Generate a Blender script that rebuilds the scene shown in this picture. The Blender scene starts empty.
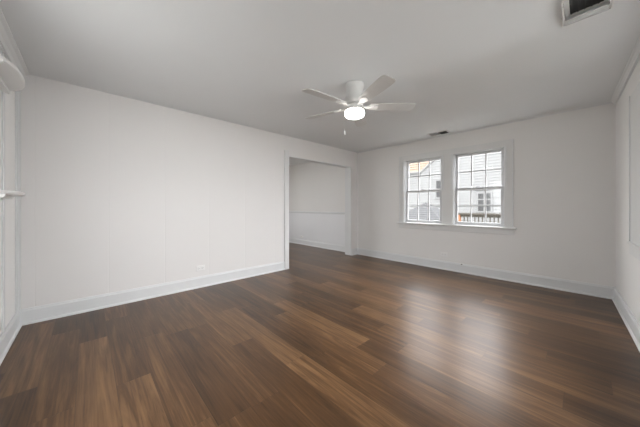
import bpy, bmesh, math, random
from mathutils import Vector, Matrix
random.seed(4)
S = bpy.context.scene
COL = S.collection
PI = math.pi

# ---------------------------------------------------------------- camera
CAM = (3.6773, -4.6823, 1.132)
cd = bpy.data.cameras.new('camera')
cam = bpy.data.objects.new('camera', cd)
COL.objects.link(cam)
cam.location = CAM
cam.rotation_euler = (PI / 2, 0, 0.8154)
cd.sensor_width = 36.0
cd.lens = 247.1 / 640 * 36.0
cd.shift_y = -7.01 / 640
cd.clip_start = 0.02
cd.clip_end = 200
S.camera = cam

# ---------------------------------------------------------------- world, sun, daylight, exposure
W = bpy.data.worlds.new('sky')
S.world = W
W.use_nodes = True
SKY = 22.5
# bright overcast sky: three times as bright overhead as at the horizon, and brighter where the sun stands behind the cloud (+Y)
wn, wl = W.node_tree.nodes, W.node_tree.links
bg = wn['Background']
wt = wn.new('ShaderNodeTexCoord')
ws = wn.new('ShaderNodeSeparateXYZ')
wl.new(wt.outputs['Generated'], ws.inputs[0])
wm = wn.new('ShaderNodeMapRange')
wm.inputs['From Min'].default_value = 0.0
wm.inputs['From Max'].default_value = 1.0
wm.inputs['To Min'].default_value = SKY / 3
wm.inputs['To Max'].default_value = SKY
wl.new(ws.outputs['Z'], wm.inputs['Value'])
wy = wn.new('ShaderNodeMapRange')
wy.inputs['From Min'].default_value = -0.6
wy.inputs['From Max'].default_value = 0.6
wy.inputs['To Min'].default_value = 0.35
wy.inputs['To Max'].default_value = 1.15
wl.new(ws.outputs['Y'], wy.inputs['Value'])
wx = wn.new('ShaderNodeMath')
wx.operation = 'MULTIPLY'
wl.new(wm.outputs['Result'], wx.inputs[0])
wl.new(wy.outputs['Result'], wx.inputs[1])
wl.new(wx.outputs[0], bg.inputs[1])
bg.inputs[0].default_value = (0.95, 0.97, 1.0, 1)

def daylight(loc, direction, sx, sy, power, spread=180, color=(0.97, 0.99, 1.0)):
    l = bpy.data.lights.new('window_daylight', 'AREA')
    l.shape = 'RECTANGLE'
    l.size, l.size_y = sx, sy
    l.energy = power
    l.spread = math.radians(spread)
    l.color = color
    o = bpy.data.objects.new('window_daylight', l)
    COL.objects.link(o)
    o.location = loc
    o.rotation_euler = Vector(direction).to_track_quat('-Z', 'Y').to_euler()
# daylight through the pair of windows in the right wall, plus fill through unseen windows added in the near wall and dining room
daylight((4.42, -2.34, 1.62), (-1, -1.0, -0.5), 1.7, 1.2, 37, 120)
daylight((4.42, -2.34, 1.62), (-1, 0, -0.66), 1.7, 1.2, 40, 124)
daylight((2.05, -5.62, 1.5), (-0.7, 1, -0.05), 1.5, 1.2, 24, 150)  # fill lamp for the far wall, shining through the added near window
daylight((-4.15, -1.9, 1.6), (1, 0, -0.35), 1.2, 1.2, 38, 130)  # fill lamp for the dining room, outside its added window hole

S.view_settings.view_transform = 'Standard'
S.view_settings.look = 'None'
S.view_settings.gamma = 1.0
S.view_settings.use_curve_mapping = False
S.view_settings.exposure = 0.0

# ---------------------------------------------------------------- materials
def new_mat(name):
    m = bpy.data.materials.new(name)
    m.use_nodes = True
    nt = m.node_tree
    return m, nt, nt.nodes['Principled BSDF']

def paint(name, color, rough=0.5, noise=0.015, scale=6.0, bump=0.0, metallic=0.0, spec=0.5):
    m, nt, b = new_mat(name)
    N, L = nt.nodes, nt.links
    tc = N.new('ShaderNodeTexCoord')
    nz = N.new('ShaderNodeTexNoise')
    nz.inputs['Scale'].default_value = scale
    nz.inputs['Detail'].default_value = 3
    L.new(tc.outputs['Object'], nz.inputs['Vector'])
    r = N.new('ShaderNodeValToRGB')
    r.color_ramp.elements[0].position = 0.3
    r.color_ramp.elements[1].position = 0.7
    r.color_ramp.elements[0].color = tuple(max(0, c * (1 - noise)) for c in color) + (1,)
    r.color_ramp.elements[1].color = tuple(min(1, c * (1 + noise)) for c in color) + (1,)
    L.new(nz.outputs['Fac'], r.inputs['Fac'])
    L.new(r.outputs['Color'], b.inputs['Base Color'])
    b.inputs['Roughness'].default_value = rough
    b.inputs['Metallic'].default_value = metallic
    b.inputs['Specular IOR Level'].default_value = spec
    if bump:
        bp = N.new('ShaderNodeBump')
        bp.inputs['Strength'].default_value = bump
        bp.inputs['Distance'].default_value = 0.01
        nz2 = N.new('ShaderNodeTexNoise')
        nz2.inputs['Scale'].default_value = 90
        L.new(tc.outputs['Object'], nz2.inputs['Vector'])
        L.new(nz2.outputs['Fac'], bp.inputs['Height'])
        L.new(bp.outputs['Normal'], b.inputs['Normal'])
    return m

def math_node(nt, op, a, b=None, c=None):
    n = nt.nodes.new('ShaderNodeMath')
    n.operation = op
    for i, v in enumerate((a, b, c)):
        if v is None:
            continue
        if isinstance(v, (int, float)):
            n.inputs[i].default_value = v
        else:
            nt.links.new(v, n.inputs[i])
    return n.outputs[0]

def panelled_paint(name, color, axis, pitch, offset):
    """Painted sheet panelling: fine V grooves every `pitch` metres along one axis."""
    m, nt, b = new_mat(name)
    N, L = nt.nodes, nt.links
    tc = N.new('ShaderNodeTexCoord')
    sp = N.new('ShaderNodeSeparateXYZ')
    L.new(tc.outputs['Object'], sp.inputs[0])
    v = math_node(nt, 'ADD', sp.outputs[axis], offset)
    v = math_node(nt, 'DIVIDE', v, pitch)
    fr = math_node(nt, 'FRACT', v)
    d = math_node(nt, 'ABSOLUTE', math_node(nt, 'SUBTRACT', fr, 0.5))
    d = math_node(nt, 'MULTIPLY', d, pitch)
    h = math_node(nt, 'MINIMUM', math_node(nt, 'DIVIDE', d, 0.006), 1.0)
    bp = N.new('ShaderNodeBump')
    bp.inputs['Strength'].default_value = 0.5
    bp.inputs['Distance'].default_value = 0.002
    L.new(h, bp.inputs['Height'])
    L.new(bp.outputs['Normal'], b.inputs['Normal'])
    nz = N.new('ShaderNodeTexNoise')
    nz.inputs['Scale'].default_value = 1.6
    L.new(tc.outputs['Object'], nz.inputs['Vector'])
    mx = N.new('ShaderNodeMix')
    mx.data_type = 'RGBA'
    mx.inputs[6].default_value = tuple(c * 0.985 for c in color) + (1,)
    mx.inputs[7].default_value = tuple(min(1, c * 1.01) for c in color) + (1,)
    L.new(nz.outputs['Fac'], mx.inputs[0])
    L.new(mx.outputs[2], b.inputs['Base Color'])
    b.inputs['Roughness'].default_value = 0.55
    b.inputs['Specular IOR Level'].default_value = 0.3
    return m

def plank_floor(name):
    m, nt, b = new_mat(name)
    N, L = nt.nodes, nt.links
    PW, PL = 0.18, 1.22
    tc = N.new('ShaderNodeTexCoord')
    sp = N.new('ShaderNodeSeparateXYZ')
    L.new(tc.outputs['Object'], sp.inputs[0])
    X, Y = sp.outputs[0], sp.outputs[1]
    vy = math_node(nt, 'DIVIDE', math_node(nt, 'ADD', Y, 0.05), PW)
    row = math_node(nt, 'FLOOR', vy)
    wr = N.new('ShaderNodeTexWhiteNoise')
    wr.noise_dimensions = '1D'
    L.new(row, wr.inputs['W'])
    xo = math_node(nt, 'ADD', math_node(nt, 'DIVIDE', X, PL), wr.outputs['Value'])
    col = math_node(nt, 'FLOOR', xo)
    cb = N.new('ShaderNodeCombineXYZ')
    L.new(row, cb.inputs[0]); L.new(col, cb.inputs[1])
    wp = N.new('ShaderNodeTexWhiteNoise')
    wp.noise_dimensions = '2D'
    L.new(cb.outputs[0], wp.inputs['Vector'])
    pid = wp.outputs['Value']
    # grain: long streaks, different on every plank
    gx = math_node(nt, 'ADD', math_node(nt, 'MULTIPLY', X, 0.9), math_node(nt, 'MULTIPLY', pid, 41.0))
    gy = math_node(nt, 'ADD', math_node(nt, 'MULTIPLY', Y, 13.0), math_node(nt, 'MULTIPLY', pid, 17.0))
    gv = N.new('ShaderNodeCombineXYZ')
    L.new(gx, gv.inputs[0]); L.new(gy, gv.inputs[1])
    n1 = N.new('ShaderNodeTexNoise')
    n1.inputs['Scale'].default_value = 1.0
    n1.inputs['Detail'].default_value = 6
    n1.inputs['Roughness'].default_value = 0.66
    n1.inputs['Distortion'].default_value = 1.3
    L.new(gv.outputs[0], n1.inputs['Vector'])
    fx = math_node(nt, 'MULTIPLY', gx, 3.0)
    fy = math_node(nt, 'MULTIPLY', gy, 7.0)
    fv = N.new('ShaderNodeCombineXYZ')
    L.new(fx, fv.inputs[0]); L.new(fy, fv.inputs[1])
    n2 = N.new('ShaderNodeTexNoise')
    n2.inputs['Scale'].default_value = 1.0
    n2.inputs['Detail'].default_value = 3
    L.new(fv.outputs[0], n2.inputs['Vector'])
    t = math_node(nt, 'ADD', math_node(nt, 'MULTIPLY', pid, 0.34), math_node(nt, 'MULTIPLY', n1.outputs['Fac'], 1.15))
    t = math_node(nt, 'ADD', t, math_node(nt, 'MULTIPLY', n2.outputs['Fac'], 0.46))
    t = math_node(nt, 'SUBTRACT', t, 0.51)
    r = N.new('ShaderNodeValToRGB')
    e = r.color_ramp.elements
    e[0].position = 0.12; e[0].color = FLOOR_RAMP[0] + (1,)
    e[1].position = 0.88; e[1].color = FLOOR_RAMP[2] + (1,)
    k = r.color_ramp.elements.new(0.48); k.color = FLOOR_RAMP[1] + (1,)
    L.new(t, r.inputs['Fac'])
    # joints between planks
    fyr = math_node(nt, 'FRACT', vy)
    dy = math_node(nt, 'MULTIPLY', math_node(nt, 'MINIMUM', fyr, math_node(nt, 'SUBTRACT', 1.0, fyr)), PW)
    fxr = math_node(nt, 'FRACT', xo)
    dx = math_node(nt, 'MULTIPLY', math_node(nt, 'MINIMUM', fxr, math_node(nt, 'SUBTRACT', 1.0, fxr)), PL)
    dm = math_node(nt, 'MINIMUM', dx, dy)
    joint = math_node(nt, 'MINIMUM', math_node(nt, 'DIVIDE', dm, 0.0022), 1.0)
    jf = math_node(nt, 'ADD', math_node(nt, 'MULTIPLY', joint, 0.45), 0.55)
    mx = N.new('ShaderNodeVectorMath')
    mx.operation = 'SCALE'
    L.new(r.outputs['Color'], mx.inputs[0]); L.new(jf, mx.inputs['Scale'])
    L.new(mx.outputs[0], b.inputs['Base Color'])
    bp = N.new('ShaderNodeBump')
    bp.inputs['Strength'].default_value = 0.25
    bp.inputs['Distance'].default_value = 0.0015
    L.new(math_node(nt, 'ADD', joint, math_node(nt, 'MULTIPLY', n2.outputs['Fac'], 0.03)), bp.inputs['Height'])
    L.new(bp.outputs['Normal'], b.inputs['Normal'])
    L.new(math_node(nt, 'ADD', math_node(nt, 'MULTIPLY', n1.outputs['Fac'], 0.10), FLOOR_ROUGH), b.inputs['Roughness'])
    b.inputs['Specular IOR Level'].default_value = 0.38
    return m

def glass_mat(name, tint=(1, 1, 1), gloss=0.015):
    m = bpy.data.materials.new(name)
    m.use_nodes = True
    nt = m.node_tree
    nt.nodes.clear()
    o = nt.nodes.new('ShaderNodeOutputMaterial')
    tr = nt.nodes.new('ShaderNodeBsdfTransparent')
    tr.inputs[0].default_value = tint + (1,)
    gl = nt.nodes.new('ShaderNodeBsdfGlossy')
    gl.inputs['Roughness'].default_value = 0.03
    mx = nt.nodes.new('ShaderNodeMixShader')
    mx.inputs[0].default_value = gloss
    nt.links.new(tr.outputs[0], mx.inputs[1])
    nt.links.new(gl.outputs[0], mx.inputs[2])
    nt.links.new(mx.outputs[0], o.inputs[0])
    return m

def frosted_mat(name):
    m, nt, b = new_mat(name)
    b.inputs['Base Color'].default_value = (0.85, 0.85, 0.84, 1)
    b.inputs['Roughness'].default_value = 0.25
    b.inputs['Alpha'].default_value = 0.6
    return m

def lamp_mat(name, color, strength):
    m, nt, b = new_mat(name)
    b.inputs['Base Color'].default_value = (0.9, 0.9, 0.88, 1)
    b.inputs['Emission Color'].default_value = color + (1,)
    b.inputs['Emission Strength'].default_value = strength
    b.inputs['Roughness'].default_value = 0.35
    return m

FLOOR_RAMP = ((0.031, 0.0150, 0.0061), (0.095, 0.0470, 0.0193), (0.230, 0.126, 0.057))
FLOOR_ROUGH = 0.27
M = {}
M['wall'] = paint('wall_paint', (0.78, 0.765, 0.745), 0.55, 0.012, 1.5, 0.04, spec=0.3)
M['wall_panel'] = panelled_paint('wall_panelling_paint', (0.765, 0.745, 0.73), 1, 0.55, 0.38)
M['wainscot'] = paint('wainscot_paint', (0.79, 0.79, 0.80), 0.5, 0.01, 2)
M['ceiling'] = paint('ceiling_paint', (0.76, 0.77, 0.775), 0.7, 0.012, 1.2, 0.05, spec=0.2)
M['near'] = paint('white_gloss_wall_paint', (0.88, 0.87, 0.855), 0.5, 0.01, 2, spec=0.3)  # whiter panelling paint, base colour lifted to make up for light missing there
M['trim'] = paint('white_trim_paint', (0.715, 0.720, 0.720), 0.4, 0.01, 5)
M['casing'] = paint('soft_white_casing_paint', (0.715, 0.712, 0.70), 0.5, 0.01, 5, spec=0.3)
M['sash'] = paint('white_sash_vinyl', (0.57, 0.57, 0.575), 0.35, 0.01, 8)
M['floor'] = plank_floor('walnut_plank_flooring')
M['glass'] = glass_mat('window_glass')
M['fan'] = paint('white_fan_enamel', (0.70, 0.695, 0.68), 0.35, 0.01, 8)
M['blade'] = paint('white_fan_blade', (0.57, 0.56, 0.545), 0.4, 0.03, 14)
M['lamp'] = lamp_mat('lit_frosted_glass', (1.0, 0.96, 0.91), 11.0)
M['chain'] = paint('chain_nickel', (0.7, 0.69, 0.66), 0.3, 0.02, 40, metallic=0.8)
M['shelf'] = paint('shelf_white_paint', (0.78, 0.775, 0.76), 0.4, 0.01, 6)
M['plate'] = paint('outlet_plastic', (0.80, 0.79, 0.775), 0.35, 0.005, 20)
M['slot'] = paint('dark_slot', (0.05, 0.048, 0.045), 0.6, 0.02, 30)
M['duct'] = paint('dark_duct_metal', (0.045, 0.045, 0.045), 0.6, 0.1, 12)
M['vent'] = paint('vent_white_enamel', (0.72, 0.71, 0.70), 0.4, 0.015, 12)
M['clear'] = glass_mat('clear_plastic', (0.90, 0.90, 0.90), 0.10)
M['frosted'] = frosted_mat('frosted_clear_plastic')
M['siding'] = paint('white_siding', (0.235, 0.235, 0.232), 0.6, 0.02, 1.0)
M['tan_roof'] = paint('tan_shingles', (0.115, 0.080, 0.053), 0.9, 0.2, 9)
M['gray_roof'] = paint('gray_shingles', (0.034, 0.034, 0.0345), 0.9, 0.15, 10)
M['shed'] = paint('shed_gray_siding', (0.30, 0.30, 0.31), 0.8, 0.06, 4)
M['house_pane'] = paint('dark_house_window', (0.05, 0.05, 0.05), 0.4, 0.1, 3)
M['slate'] = paint('slate_gray_paint', (0.14, 0.14, 0.145), 0.6, 0.05, 6)
M['rail_wood'] = paint('weathered_rail_wood', (0.055, 0.048, 0.038), 0.8, 0.25, 14)
M['post_wood'] = paint('orange_cedar_post', (0.26, 0.11, 0.05), 0.7, 0.2, 12)
M['grass'] = paint('lawn', (0.11, 0.105, 0.085), 0.95, 0.4, 3)

# ---------------------------------------------------------------- mesh helpers
class MB:
    def __init__(self):
        self.bm = bmesh.new()
    def box(self, a, b):
        x0, x1 = sorted((a[0], b[0])); y0, y1 = sorted((a[1], b[1])); z0, z1 = sorted((a[2], b[2]))
        v = [self.bm.verts.new(p) for p in ((x0, y0, z0), (x1, y0, z0), (x1, y1, z0), (x0, y1, z0),
                                            (x0, y0, z1), (x1, y0, z1), (x1, y1, z1), (x0, y1, z1))]
        for f in ((0, 3, 2, 1), (4, 5, 6, 7), (0, 1, 5, 4), (1, 2, 6, 5), (2, 3, 7, 6), (3, 0, 4, 7)):
            self.bm.faces.new([v[i] for i in f])
        return self
    def prism(self, pts, vec):
        """Closed polygon of 3D points extruded along vec."""
        vec = Vector(vec)
        a = [self.bm.verts.new(p) for p in pts]
        b = [self.bm.verts.new(Vector(p) + vec) for p in pts]
        self.bm.faces.new(a[::-1]); self.bm.faces.new(b)
        n = len(a)
        for i in range(n):
            self.bm.faces.new((a[i], a[(i + 1) % n], b[(i + 1) % n], b[i]))
        return self
    def poly(self, pts):
        self.bm.faces.new([self.bm.verts.new(p) for p in pts])
        return self
    def lathe(self, prof, seg=40, center=(0, 0, 0)):
        cx, cy, cz = center
        rings = []
        for r, z in prof:
            if r < 1e-5:
                rings.append([self.bm.verts.new((cx, cy, cz + z))])
            else:
                rings.append([self.bm.verts.new((cx + r * math.cos(2 * PI * k / seg), cy + r * math.sin(2 * PI * k / seg), cz + z)) for k in range(seg)])
        for A, B in zip(rings, rings[1:]):
            for k in range(seg):
                k2 = (k + 1) % seg
                if len(A) == 1 and len(B) > 1:
                    self.bm.faces.new((A[0], B[k], B[k2]))
                elif len(B) == 1 and len(A) > 1:
                    self.bm.faces.new((A[k], B[0], A[k2]))
                elif len(A) > 1:
                    self.bm.faces.new((A[k], B[k], B[k2], A[k2]))
        return self
    def tube(self, p, q, r, seg=10):
        p, q = Vector(p), Vector(q)
        d = (q - p).normalized()
        u = d.orthogonal().normalized(); w = d.cross(u)
        ring = lambda c: [self.bm.verts.new(c + r * (math.cos(2 * PI * k / seg) * u + math.sin(2 * PI * k / seg) * w)) for k in range(seg)]
        a, b = ring(p), ring(q)
        for k in range(seg):
            self.bm.faces.new((a[k], a[(k + 1) % seg], b[(k + 1) % seg], b[k]))
        self.bm.faces.new(a[::-1]); self.bm.faces.new(b)
        return self
    def build(self, name, mat, parent=None, bevel=0.0, smooth=False, mtx=None):
        bmesh.ops.recalc_face_normals(self.bm, faces=self.bm.faces[:])
        me = bpy.data.meshes.new(name)
        self.bm.to_mesh(me); self.bm.free()
        me.materials.append(mat)
        o = bpy.data.objects.new(name, me)
        COL.objects.link(o)
        if parent:
            o.parent = parent
        if mtx is not None:
            o.matrix_local = mtx
        if smooth:
            for f in me.polygons:
                f.use_smooth = True
            sm = o.modifiers.new('edges', 'EDGE_SPLIT')
            sm.split_angle = math.radians(40)
        if bevel:
            bv = o.modifiers.new('bevel', 'BEVEL')
            bv.width = bevel; bv.segments = 2; bv.limit_method = 'ANGLE'
        return o

def thing(name, label, cat, loc=(0, 0, 0), rz=0.0, group=None):
    o = bpy.data.objects.new(name, None)
    o.empty_display_size = 0.1
    COL.objects.link(o)
    o.location = loc; o.rotation_euler = (0, 0, rz)
    o['label'] = label; o['category'] = cat
    if group:
        o['group'] = group
    return o

def struct(o, label=None, cat=None):
    o['kind'] = 'structure'
    if label: o['label'] = label
    if cat: o['category'] = cat
    return o

def frame_ring(mb, x0, x1, z0, z1, y0, y1, w, wb=None, wt=None):
    wb = w if wb is None else wb
    wt = w if wt is None else wt
    mb.box((x0, y0, z0), (x0 + w, y1, z1)); mb.box((x1 - w, y0, z0), (x1, y1, z1))
    mb.box((x0 + w, y0, z0), (x1 - w, y1, z0 + wb)); mb.box((x0 + w, y0, z1 - wt), (x1 - w, y1, z1))

# ---------------------------------------------------------------- dimensions
H = 2.4147            # ceiling
RW = 3.955         # right wall at the far corner
D = 5.165          # length of the left wall
SK = 0.0378         # the right wall runs slightly out of square
OP0, OP1, OPH = -2.02, -0.232, 2.055     # cased opening in the left wall
LT = 0.17           # left wall thickness
DX = -3.7           # dining room outer wall
DY = -3.8
RIGHT = Matrix.Translation((RW, 0, 0)) @ Matrix.Rotation(-PI / 2 + math.atan(SK), 4, 'Z')   # +x runs along the right wall toward the near wall, +y out of the room

# ---------------------------------------------------------------- room shell
fl = MB().box((DX - 0.1, -D - 0.15, -0.1), (RW + 0.6, 0.15, 0)).build('floor', M['floor'])
struct(fl, 'dark brown wood plank floor running through both rooms', 'floor')
ce = MB().box((DX - 0.1, -D - 0.15, H), (RW + 0.6, 0.15, H + 0.12)).build('ceiling', M['ceiling'])
struct(ce, 'flat white painted ceiling', 'ceiling')

mb = MB()
mb.box((-LT, -D, 0), (0, OP0, H)); mb.box((-LT, OP0, OPH), (0, OP1, H)); mb.box((-LT, OP1, 0), (0, 0, H))
struct(mb.build('wall_left', M['wall_panel']), 'white panelled wall with a wide cased opening to the next room', 'wall')

# far wall with two window holes
WZ0, WZ1 = 0.808, 2.055
WIN = ((1.200, 1.935), (2.122, 2.855))
mb = MB()
mb.box((DX - 0.1, 0, 0), (RW + 0.35, 0.15, WZ0)); mb.box((DX - 0.1, 0, WZ1), (RW + 0.35, 0.15, H))
mb.box((DX - 0.1, 0, WZ0), (WIN[0][0], 0.15, WZ1)); mb.box((WIN[0][1], 0, WZ0), (WIN[1][0], 0.15, WZ1)); mb.box((WIN[1][1], 0, WZ0), (RW + 0.35, 0.15, WZ1))
struct(mb.build('wall_far', M['wall']), 'white wall with the pair of windows', 'wall')

# right wall, in its own slightly skewed frame
RWIN = ((1.60, 2.30), (2.46, 3.16))
mb = MB()
mb.box((0, 0, 0), (5.3, 0.12, WZ0)); mb.box((0, 0, WZ1), (5.3, 0.12, H))
mb.box((0, 0, WZ0), (RWIN[0][0], 0.12, WZ1)); mb.box((RWIN[0][1], 0, WZ0), (RWIN[1][0], 0.12, WZ1)); mb.box((RWIN[1][1], 0, WZ0), (5.3, 0.12, WZ1))
struct(mb.build('wall_right', M['wall'], mtx=RIGHT), 'white wall at the right edge', 'wall')

# near wall, with an unseen window added for fill light beyond the left edge of the picture
NWIN = (1.40, 2.70)
mb = MB()
mb.box((-LT, -D - 0.15, 0), (4.5, -D, WZ0)); mb.box((-LT, -D - 0.15, WZ1), (4.5, -D, H))
mb.box((-LT, -D - 0.15, WZ0), (NWIN[0], -D, WZ1)); mb.box((NWIN[1], -D - 0.15, WZ0), (4.5, -D, WZ1))
struct(mb.build('wall_near', M['near']), 'white wall at the left edge carrying two shelves', 'wall')

# dining room walls; the unseen window hole is added for its fill light
mb = MB()
mb.box((DX - 0.1, DY, 0), (DX, 0, WZ0)); mb.box((DX - 0.1, DY, WZ1), (DX, 0, H))
mb.box((DX - 0.1, DY, WZ0), (DX, -2.5, WZ1)); mb.box((DX - 0.1, -1.3, WZ0), (DX, 0, WZ1))
struct(mb.build('wall_dining_left', M['wall']), 'outer wall of the next room', 'wall')
struct(MB().box((DX, DY - 0.1, 0), (-LT, DY, H)).build('wall_dining_near', M['wall']), 'near wall of the next room', 'wall')

# ---------------------------------------------------------------- baseboards and trims
BH, BT = 0.15, 0.018
def base_profile(mb, p, q, n):
    """Baseboard with an eased cap and a quarter-round shoe from p to q on the floor, n = into the room."""
    p, q, n = Vector(p), Vector(q), Vector(n)
    d = q - p
    prof = [(0, 0), (0.032, 0), (0.031, 0.010), (0.026, 0.018), (BT, 0.022), (BT, BH - 0.022), (0.012, BH - 0.012), (0.010, BH), (0, BH)]
    mb.prism([p + n * a + Vector((0, 0, z)) for a, z in prof], d)
mb = MB()
base_profile(mb, (0, -D, 0), (0, OP0 - 0.085, 0), (1, 0, 0))
base_profile(mb, (0, OP1 + 0.0, 0), (0, 0, 0), (1, 0, 0))
struct(mb.build('baseboard_left', M['trim']))
mb = MB(); base_profile(mb, (0.0, 0, 0), (RW, 0, 0), (0, -1, 0))
struct(mb.build('baseboard_far', M['trim']))
mb = MB(); base_profile(mb, (0, 0, 0), (5.0, 0, 0), (0, -1, 0))
struct(mb.build('baseboard_right', M['trim'], mtx=RIGHT))
mb = MB(); base_profile(mb, (0.0, -D, 0), (4.15, -D, 0), (0, 1, 0))
struct(mb.build('baseboard_near', M['trim']))
mb = MB(); base_profile(mb, (DX, 0, 0), (-LT, 0, 0), (0, -1, 0))
struct(mb.build('baseboard_dining', M['trim']))

tn = [0]
def trim(mb, label, mat='trim', bevel=0.003, mtx=None):
    tn[0] += 1
    return struct(mb.build('trim_%d' % tn[0], M[mat], bevel=bevel, mtx=mtx), label, 'trim')

# opening: jamb lining and flat casing
CW = 0.085
mb = MB()
mb.box((-LT - 0.004, OP0 - 0.001, 0), (0.004, OP0 + 0.012, OPH)); mb.box((-LT - 0.004, OP1 - 0.012, 0), (0.004, OP1 + 0.001, OPH))
mb.box((-LT - 0.004, OP0, OPH - 0.012), (0.004, OP1, OPH + 0.001))
trim(mb, 'white jamb lining of the wide opening', bevel=0)
mb = MB()
mb.box((0, OP0 - CW, 0), (0.03, OP0 + 0.004, OPH + 0.09))
trim(mb, 'flat upright white casing at the left of the wide opening', 'casing')

# crown mouldings
def crown(mb, p, q, n, s):
    p, q, n = Vector(p), Vector(q), Vector(n)
    prof = [(0, 0), (s, 0), (s, -s * .18), (s * .72, -s * .3), (s * .42, -s * .62), (s * .3, -s), (s * .16, -s), (s * .16, -s * 1.15), (0, -s * 1.15)]
    mb.prism([p + n * a + Vector((0, 0, H + z)) for a, z in prof], q - p)
mb = MB(); crown(mb, (0, -D, 0), (4.15, -D, 0), (0, 1, 0), 0.075)
trim(mb, 'white crown moulding over the wall at the left edge', bevel=0)
mb = MB(); crown(mb, (0, 0, 0), (5.0, 0, 0), (0, -1, 0), 0.045)
trim(mb, 'white crown moulding over the wall at the right edge', bevel=0, mtx=RIGHT)
mb = MB(); crown(mb, (0, 0, 0), (RW, 0, 0), (0, -1, 0), 0.016)
trim(mb, 'thin white bead along the ceiling over the windows', bevel=0)

# chair rail and wainscot of the dining room
mb = MB()
mb.box((DX, -0.008, BH), (-LT, 0, 0.94))
trim(mb, 'smooth white wainscot panel in the next room', 'wainscot', bevel=0)
mb = MB()
pr = [(0, 0.93), (0.010, 0.93), (0.013, 0.955), (0.022, 0.965), (0.022, 0.98), (0.010, 0.99), (0, 0.99)]
mb.prism([(DX, -a, z) for a, z in pr], (-LT - DX, 0, 0))
trim(mb, 'white chair rail over the wainscot in the next room', bevel=0)

# corner trim boards and panel battens at the near wall
mb = MB()
mb.box((0.0, -D, BH), (0.035, -D + 0.02, H - 0.08)); mb.box((0.035, -D, BH), (0.11, -D + 0.012, H - 0.08))
trim(mb, 'upright white corner boards beside the shelves')
mb = MB(); mb.box((0.56, -D, BH), (0.60, -D + 0.012, H - 0.08))
trim(mb, 'upright white batten at the left edge behind the shelves')

# ---------------------------------------------------------------- windows
def window(idx, x0, x1, z0, z1, depth, mtx=None, label=None, lock=True):
    root = bpy.data.objects.new('window_%d' % idx, None)
    COL.objects.link(root)
    base = Matrix.Translation((x0, 0, z0))
    root.matrix_world = (mtx @ base) if mtx is not None else base
    struct(root, label, 'window')
    w, h = x1 - x0, z1 - z0
    mb = MB(); frame_ring(mb, 0, w, 0, h, 0.0, depth, 0.014)
    # stops that part the two sashes
    for xa in (0.014, w - 0.026):
        mb.box((xa, 0.026, 0.014), (xa + 0.012, 0.036, h - 0.014))
    mb.build('window_frame', M['sash'], root)
    mid = h * 0.5
    def sash(name, za, zb, y, wb, wt):
        mb = MB(); frame_ring(mb, 0.016, w - 0.016, za, zb, y, y + 0.03, 0.040, wb, wt)
        s = mb.build(name, M['sash'], root, bevel=0.003)
        gx0, gx1, gz0, gz1 = 0.056, w - 0.056, za + wb, zb - wt
        MB().box((gx0, y + 0.013, gz0), (gx1, y + 0.017, gz1)).build('pane', M['glass'], s)
        mb = MB()
        for k in (1, 2):
            xc = gx0 + (gx1 - gx0) * k / 3
            mb.box((xc - 0.008, y + 0.006, gz0), (xc + 0.008, y + 0.024, gz1))
        zc = (gz0 + gz1) / 2
        mb.box((gx0, y + 0.0065, zc - 0.008), (gx1, y + 0.0235, zc + 0.008))
        mb.build('muntin_grid', M['sash'], s)
        return s
    sash('upper_sash', mid - 0.016, h - 0.014, 0.075, 0.034, 0.036)
    lo = sash('lower_sash', 0.014, mid + 0.018, 0.040, 0.048, 0.034)
    if lock:
        mb = MB(); mb.box((w / 2 - 0.03, 0.034, mid + 0.018), (w / 2 + 0.03, 0.062, mid + 0.026)); mb.box((w / 2 - 0.012, 0.036, mid + 0.026), (w / 2 + 0.022, 0.05, mid + 0.036))
        mb.build('sash_lock', M['sash'], lo, bevel=0.002)
    return root
window(1, WIN[0][0], WIN[0][1], WZ0, WZ1, 0.13, label='double hung window showing a tan roof and a gray shed roof')
window(2, WIN[1][0], WIN[1][1], WZ0, WZ1, 0.13, label='double hung window showing a deck railing and white siding')
for i, (a, b) in enumerate(RWIN):
    window(3 + i, a, b, WZ0, WZ1, 0.11, mtx=RIGHT, label='window in the wall at the right edge')
window(5, NWIN[0], NWIN[1], WZ0, WZ1, 0.13, mtx=Matrix.Translation((NWIN[0] + NWIN[1], -D, 0)) @ Matrix.Rotation(PI, 4, 'Z'), label='window in the near wall')

def casing(holes, xa, xb, ztop, mtx, what, sd=0.065):
    mb = MB()
    y0, y1 = -0.018, 0
    zt = WZ1 - 0.004
    mb.box((xa, y0, zt), (xb, y1, ztop))
    edges = [xa] + [e for hh in holes for e in (hh[0] + 0.004, hh[1] - 0.004)] + [xb]
    for k in range(0, len(edges), 2):
        mb.box((edges[k], y0, WZ0 - 0.02), (edges[k + 1], y1, zt))
    trim(mb, 'flat white casing around ' + what, 'casing', bevel=0.003, mtx=mtx)
    mb = MB(); mb.box((xa, -0.026, WZ0), (xa + 0.016, -0.018, ztop)); mb.box((xb - 0.016, -0.026, WZ0), (xb, -0.018, ztop))
    zm = (WZ0 + WZ1) / 2
    for hh in holes:
        mb.box((hh[0] - 0.030, -0.026, zm), (hh[0] - 0.004, -0.018, zt + 0.004)); mb.box((hh[1] + 0.004, -0.026, zm), (hh[1] + 0.030, -0.018, zt + 0.004))
    trim(mb, 'narrow raised beads on the casing of ' + what, bevel=0.002, mtx=mtx)
    mb = MB(); mb.box((xa - 0.04, -sd, WZ0 - 0.02), (xb + 0.04, 0.036, WZ0 + 0.006))
    trim(mb, 'white stool under ' + what, 'casing', bevel=0.006, mtx=mtx)
    mb = MB(); mb.box((xa - 0.01, -0.022, WZ0 - 0.11), (xb + 0.01, 0, WZ0 - 0.02))
    trim(mb, 'white apron board under ' + what, 'casing', bevel=0.004, mtx=mtx)
casing(WIN, 1.10, 2.965, 2.15, None, 'the pair of windows')
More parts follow.
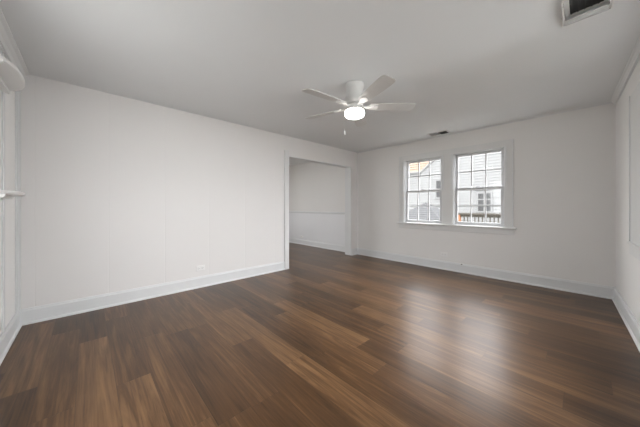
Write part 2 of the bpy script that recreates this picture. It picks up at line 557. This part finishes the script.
casing(RWIN, 1.06, 3.70, 2.14, RIGHT, 'the windows at the right edge', sd=0.034)

# ---------------------------------------------------------------- ceiling fan
fan = thing('ceiling_fan', 'white five blade ceiling fan with a lit round glass lamp', 'fan', (2.03, -2.63, H))
MB().lathe([(0, 0), (0.098, 0), (0.102, -0.012), (0.098, -0.03), (0.088, -0.045), (0.084, -0.07), (0.090, -0.12), (0.102, -0.15), (0.104, -0.185), (0.092, -0.205), (0.072, -0.214), (0, -0.214)]).build('motor_housing', M['fan'], fan, smooth=True)
MB().lathe([(0, -0.212), (0.080, -0.212), (0.088, -0.220), (0.088, -0.236), (0.066, -0.244), (0, -0.244)]).build('blade_hub', M['fan'], fan, smooth=True)
MB().lathe([(0, -0.242), (0.058, -0.242), (0.062, -0.250), (0.076, -0.262), (0.094, -0.268), (0.096, -0.278), (0, -0.278)]).build('light_fitter', M['fan'], fan, smooth=True)
MB().lathe([(0, -0.274), (0.092, -0.274), (0.101, -0.282), (0.104, -0.300), (0.102, -0.318), (0.093, -0.333), (0.075, -0.341), (0.045, -0.345), (0, -0.346)], 48).build('lamp_bowl', M['lamp'], fan, smooth=True)['label'] = 'glowing white frosted glass lamp bowl'
def blade_mesh():
    mb = MB()
    # outline in plan: narrow root, wider rounded tip
    up = [(0.155, 0.045), (0.19, 0.052), (0.30, 0.060), (0.45, 0.067), (0.55, 0.069), (0.598, 0.067), (0.620, 0.060), (0.630, 0.045), (0.634, 0.0)]
    pts = up + [(x, -y) for x, y in up[-2::-1]]
    mb.prism([(x, y, -0.003) for x, y in pts], (0, 0, 0.006))
    return mb
def iron_mesh():
    mb = MB()
    o = [(0.06, 0.016), (0.11, 0.014), (0.15, 0.022), (0.19, 0.036), (0.225, 0.034), (0.245, 0.016), (0.25, 0)]
    pts = o + [(x, -y) for x, y in o[-2::-1]]
    mb.prism([(x, y, -0.0095) for x, y in pts], (0, 0, 0.0065))
    for x, y in ((0.195, 0.02), (0.195, -0.02), (0.23, 0)):
        mb.lathe([(0, -0.0125), (0.004, -0.0115), (0.005, -0.0095), (0, -0.0095)], 10, (x, y, 0))
    return mb
b0 = blade_mesh().build('blade', M['blade'], fan)
i0 = iron_mesh().build('blade_iron', M['fan'], b0)
for k in range(5):
    if k == 0:
        b = b0
    else:
        b = b0.copy(); COL.objects.link(b); b.parent = fan
        i = i0.copy(); COL.objects.link(i); i.parent = b
    b.matrix_local = Matrix.Translation((0, 0, -0.230)) @ Matrix.Rotation(math.radians(48 + 72 * k), 4, 'Z') @ Matrix.Rotation(math.radians(-12), 4, 'X')
# the chain hangs from the left side of the light fitter
px, py = -0.055, -0.058
mb = MB()
mb.tube((px * 0.7, py * 0.7, -0.252), (px * 1.32, py * 1.32, -0.258), 0.0015)
z = -0.260
while z > -0.470:
    mb.lathe([(0, 0.0011), (0.0011, 0.0004), (0.0011, -0.0004), (0, -0.0011)], 6, (px * 1.32, py * 1.32, z)); z -= 0.0032
mb.tube((px * 1.32, py * 1.32, -0.258), (px * 1.32, py * 1.32, -0.475), 0.0005, 6)
ch = mb.build('pull_chain', M['chain'], fan)
MB().lathe([(0, -0.490), (0.004, -0.492), (0.0065, -0.502), (0.0085, -0.53), (0.0075, -0.542), (0, -0.546)], 16, (px * 1.32, py * 1.32, 0.012)).build('pull_knob', M['fan'], ch, smooth=True)

# ---------------------------------------------------------------- wall shelves on the near wall
def demilune(z, x0, x1, d, label, group):
    xc, hw = (x0 + x1) / 2, (x1 - x0) / 2
    t = thing('wall_shelf', label, 'shelf', (xc, -D, z), 0, group)
    n = 28
    prof = [(math.cos(PI * k / n) , math.sin(PI * k / n)) for k in range(n + 1)]
    pts = [(hw * c, 0.0 + d * (s ** 0.8), 0) for c, s in prof]
    MB().prism(pts, (0, 0, 0.024)).build('shelf_board', M['shelf'], t, bevel=0.005)
    # scroll bracket under the board
    mb = MB()
    o = [(0, 0), (d * .72, 0), (d * .70, -0.018), (d * .50, -0.034), (d * .30, -0.055), (d * .22, -0.085), (0.016, -0.10), (0, -0.11)]
    mb.prism([(0.28, y, zz) for y, zz in o], (0.024, 0, 0))
    mb.build('bracket', M['shelf'], t, bevel=0.003)
    mb = MB(); mb.box((-hw * .98, 0, -0.024), (hw * .98, 0.040, 0.0))
    mb.build('cleat', M['shelf'], t, bevel=0.003)
    return t
demilune(2.042, 0.57, 1.29, 0.15, 'upper half round white shelf near the ceiling on the wall at the left edge', 'half round wall shelves')
demilune(1.214, 0.48, 1.20, 0.14, 'lower half round white shelf at eye height on the wall at the left edge', 'half round wall shelves')

# ---------------------------------------------------------------- outlets (mounted sideways)
def outlet(loc, rz, label, on=True):
    t = thing('wall_outlet', label, 'outlet', loc, rz, 'sideways wall outlets')
    MB().box((-0.058, -0.006, -0.036), (0.058, 0, 0.036)).build('cover_plate', M['plate'], t, bevel=0.003)
    for sx in (-0.024, 0.024):
        mb = MB(); mb.box((sx - 0.017, -0.008, -0.014), (sx + 0.017, -0.005, 0.014))
        s = mb.build('socket', M['plate'], t, bevel=0.002)
        mb = MB()
        for dz in (-0.006, 0.006):
            mb.box((sx - 0.008, -0.0086, dz - 0.0012), (sx + 0.001, -0.0078, dz + 0.0012))
        mb.box((sx + 0.006, -0.0086, -0.0025), (sx + 0.0105, -0.0078, 0.0025))
        mb.build('slots', M['slot'], s)
    MB().tube((0, -0.0085, 0), (0, -0.005, 0), 0.003, 10).build('screw', M['chain'], t)
outlet((0, -3.525, 0.268), PI / 2, 'white outlet low on the long panelled wall')
outlet((1.967, 0, 0.266), 0, 'white outlet on the wall under the pair of windows')
outlet((-2.081, -0.008, 0.225), 0, 'white outlet on the wainscot in the next room')
jk = thing('cable_jack', 'small dark cable jack on the baseboard under the pair of windows', 'jack', (2.261, -BT, 0.145))
MB().box((-0.022, -0.012, -0.011), (0.022, 0.006, 0.011)).build('jack_body', M['plate'], jk, bevel=0.003)
MB().box((-0.010, -0.0125, -0.006), (0.014, -0.011, 0.006)).build('socket', M['slot'], jk)

# ---------------------------------------------------------------- ceiling vents
v = thing('ceiling_vent', 'small white ceiling register with a dark opening above the windows', 'vent', (1.955, -0.215, H))
def flat_ring(mb, x0, x1, y0, y1, z0, z1, w):
    mb.box((x0, y0, z0), (x1, y0 + w, z1)); mb.box((x0, y1 - w, z0), (x1, y1, z1))
    mb.box((x0, y0 + w, z0), (x0 + w, y1 - w, z1)); mb.box((x1 - w, y0 + w, z0), (x1, y1 - w, z1))
mb = MB(); flat_ring(mb, -0.165, 0.165, -0.095, 0.095, -0.012, 0, 0.022)
mb.build('vent_frame', M['vent'], v, bevel=0.004)
MB().box((-0.145, -0.075, -0.002), (0.145, 0.075, 0)).build('duct_opening', M['duct'], v)
mb = MB()
for k in range(8):
    y = -0.066 + k * 0.0185
    mb.prism([(-0.143, y, -0.011), (-0.143, y + 0.0014, -0.0112), (-0.143, y + 0.0134, -0.0035), (-0.143, y + 0.012, -0.003)], (0.155, 0, 0))
mb.build('louver', M['vent'], v)
mb = MB()
for k in range(8):
    y = -0.066 + k * 0.0185
    mb.prism([(0.02, y + 0.010, -0.011), (0.02, y + 0.0114, -0.0112), (0.02, y + 0.0044, -0.0035), (0.02, y + 0.003, -0.003)], (0.123, 0, 0))
mb.build('louver', M['duct'], v)['label'] = 'dark open louvers at the right half'

v2 = thing('ceiling_vent', 'white ceiling register with a clear plastic air deflector at the top right', 'vent', (3.685, -2.53, H), 0)
mb = MB(); flat_ring(mb, -0.09, 0.11, -0.20, 0.215, -0.010, 0, 0.026)
mb.build('vent_frame', M['vent'], v2, bevel=0.004)
MB().box((-0.066, -0.175, -0.002), (0.086, 0.19, 0)).build('duct_opening', M['duct'], v2)
mb = MB()
for k in range(5):
    x = -0.06 + k * 0.03
    mb.prism([(x, -0.172, -0.008), (x + 0.0014, -0.172, -0.0084), (x + 0.009, -0.172, -0.003), (x + 0.0076, -0.172, -0.0026)], (0, 0.36, 0))
mb.build('louver', M['duct'], v2)
# the deflector: a bowed plastic sheet between two end caps, held by clips
mb = MB()
n = 14
A = []; B = []
for k in range(n + 1):
    s_ = k / n
    y = 0.30 - 0.17 * s_
    z = -0.010 - 0.055 * math.sin(PI * 0.5 * s_)
    A.append((-0.088, y, z)); B.append((0.105, y, z))
for k in range(n):
    mb.poly((A[k], B[k], B[k + 1], A[k + 1]))
df = mb.build('air_deflector', M['frosted'], v2, smooth=True)
so = df.modifiers.new('thickness', 'SOLIDIFY'); so.thickness = 0.0025
df['label'] = 'bowed clear plastic deflector sheet'
MB().tube((-0.088, 0.13, -0.066), (0.105, 0.13, -0.066), 0.0035, 10).build('rim', M['vent'], df)
for sx, w in ((-0.098, 0.010), (0.105, 0.010)):
    mb = MB()
    pts = [(sx, p[1], p[2]) for p in A] + [(sx, 0.0, -0.045), (sx, 0.0, -0.010), (sx, 0.30, -0.008)]
    mb.prism(pts, (w, 0, 0))
    mb.build('end_cap', M['frosted'], df)
    MB().box((sx - 0.012, 0.20, -0.014), (sx + 0.022, 0.29, -0.0005)).build('clip', M['vent'], df, bevel=0.002)

# ---------------------------------------------------------------- outside
GZ = -0.75
struct(MB().box((-40, -40, GZ - 0.2), (40, 40, GZ)).build('ground', M['grass']), 'lawn outside', 'ground')

def siding(mb, y, z0, z1, xl, xr, step=0.125):
    """Lapped boards: each course leans out at the bottom. xl, xr give the ends at a height."""
    z = z0
    while z < z1 - 1e-4:
        zt = min(z + step, z1)
        for q in (((xl(z), y - 0.026, z), (xr(z), y - 0.026, z), (xr(zt), y - 0.002, zt), (xl(zt), y - 0.002, zt)),
                  ((xl(z), y - 0.002, z), (xr(z), y - 0.002, z), (xr(z), y - 0.026, z), (xl(z), y - 0.026, z))):
            mb.poly(q)
        z = zt
    return mb

house = thing('neighbor_house', 'white lap sided house seen through both windows', 'house', (0, 0, 0))
EV = 2.84
rl = lambda z: -2.15 if z < EV else -2.15 + (z - EV) / 0.80
rr = lambda z: 6.85
TOP = 4.3  # unseen wall top, kept low so bright sky reflects in the floor
mb = siding(MB(), 8.0, GZ, TOP, rl, rr)
mb.box((-2.14, 8.0, GZ), (6.84, 8.1, EV))
mb.prism([(-2.14, 8.0, EV), (6.84, 8.0, EV), (6.84, 8.0, TOP), (-2.15 + (TOP - EV) / 0.80, 8.0, TOP)], (0, 0.1, 0))
mb.build('gable_wall', M['siding'], house)
mb = siding(MB(), 8.06, GZ, 2.95, lambda z: -9.0, lambda z: -2.15)
mb.box((-9, 8.06, GZ), (-2.15, 8.4, 2.95))
mb.build('wing_wall', M['siding'], house)
# wing roof rising away behind the gable, in shingle courses; unseen upper part added to block sky from the floor reflection
mb = MB()
nC = 40
for k in range(nC):
    s0, s1 = k / nC, (k + 1) / nC
    ya, yb = 8.12 + 7.4 * s0, 8.12 + 7.4 * s1
    za, zb = 2.98 + 6.4 * s0, 2.98 + 6.4 * s1
    mb.poly(((-9, ya, za + 0.02), (-0.2, ya, za + 0.02), (-0.2, yb, zb), (-9, yb, zb)))
    mb.poly(((-9, ya, za), (-0.2, ya, za), (-0.2, ya, za + 0.02), (-9, ya, za + 0.02)))
mb.build('roof', M['tan_roof'], house)
mb = MB(); mb.box((-9, 7.97, 2.90), (-2.02, 8.10, 2.98))
mb.build('gutter', M['siding'], house)
# rake boards of the gable
mb = MB()
xt = -2.15 + (TOP - EV) / 0.80
mb.prism([(-2.25, 7.94, EV - 0.06), (xt, 7.94, TOP), (xt, 7.94, TOP + 0.09), (-2.25, 7.94, EV + 0.03)], (0, 0.12, 0))
mb.box((xt, 7.90, TOP), (6.95, 8.1, TOP + 0.12))
mb.build('rake_board', M['siding'], house)
def house_window(x0, x1, z0, z1, cols, rows):
    mb = MB(); frame_ring(mb, x0 - 0.06, x1 + 0.06, z0 - 0.06, z1 + 0.06, 7.94, 8.0, 0.06)
    f = mb.build('window', M['siding'], house)
    MB().box((x0, 7.96, z0), (x1, 7.975, z1)).build('pane', M['house_pane'], f)
    mb = MB()
    for k in range(1, cols):
        x = x0 + (x1 - x0) * k / cols
        mb.box((x - 0.025, 7.945, z0), (x + 0.025, 7.965, z1))
    for k in range(1, rows):
        z = z0 + (z1 - z0) * k / rows
        mb.box((x0, 7.947, z - 0.025), (x1, 7.966, z + 0.025))
    mb.build('muntin_grid', M['siding'], f)
    return f
house_window(0.50, 0.97, 0.93, 1.70, 2, 3)
house_window(-1.30, -1.05, 1.58, 2.40, 1, 2)
MB().box((0.36, 7.93, 1.86), (0.96, 7.99, 1.97)).build('awning_case', M['slate'], house)

shed = thing('shed', 'small gray shed with a pointed shingle roof outside the left window', 'shed', (-0.49, 4.9, GZ))
MB().box((-0.85, -0.75, 0), (0.85, 0.75, 1.40)).build('shed_wall', M['shed'], shed)
mb = MB()
nC = 9
for k in range(nC):
    a, b = 1 - k / nC, 1 - (k + 1) / nC
    za, zb = 1.36 + 0.70 * (1 - a), 1.36 + 0.70 * (1 - b)
    ra, rb = 0.95 * a, 0.95 * b
    ca = [(-ra, -ra, za), (ra, -ra, za), (ra, ra, za), (-ra, ra, za)]
    cb_ = [(-rb, -rb, zb - 0.008), (rb, -rb, zb - 0.008), (rb, rb, zb - 0.008), (-rb, rb, zb - 0.008)]
    lo = [(x, y, z - 0.018) for x, y, z in ca]
    for i in range(4):
        j = (i + 1) % 4
        if rb > 1e-6:
            mb.poly((ca[i], ca[j], cb_[j], cb_[i]))
        else:
            mb.poly((ca[i], ca[j], cb_[i]))
        mb.poly((lo[i], lo[j], ca[j], ca[i]))
mb.build('shed_roof', M['gray_roof'], shed)

deck = thing('deck_railing', 'dark deck railing with thin upright balusters outside the right window', 'railing', (1.3, 3.0, GZ))
MB().box((-0.12, -0.05, 0), (3.2, 1.2, 0.62)).build('deck_platform', M['rail_wood'], deck)
MB().box((-0.05, -0.03, 1.65), (3.1, 0.09, 1.70)).build('top_rail', M['rail_wood'], deck, bevel=0.004)
MB().box((-0.05, 0.01, 1.59), (3.1, 0.05, 1.65)).build('sub_rail', M['rail_wood'], deck)
MB().box((-0.05, 0.01, 0.66), (3.1, 0.05, 0.72)).build('bottom_rail', M['rail_wood'], deck)
bal = MB().box((-0.013, 0.017, 0.72), (0.013, 0.043, 1.59)).build('baluster', M['rail_wood'], deck)
for k in range(33):
    o = bal if k == 0 else bal.copy()
    if k:
        COL.objects.link(o); o.parent = deck
    o.location = (0.10 + 0.088 * k, 0, 0)
MB().box((-0.09, -0.03, 0.60), (0.01, 0.07, 1.645)).build('corner_post', M['post_wood'], deck)['label'] = 'orange cedar post at the end of the railing'

bpy.context.view_layer.update()
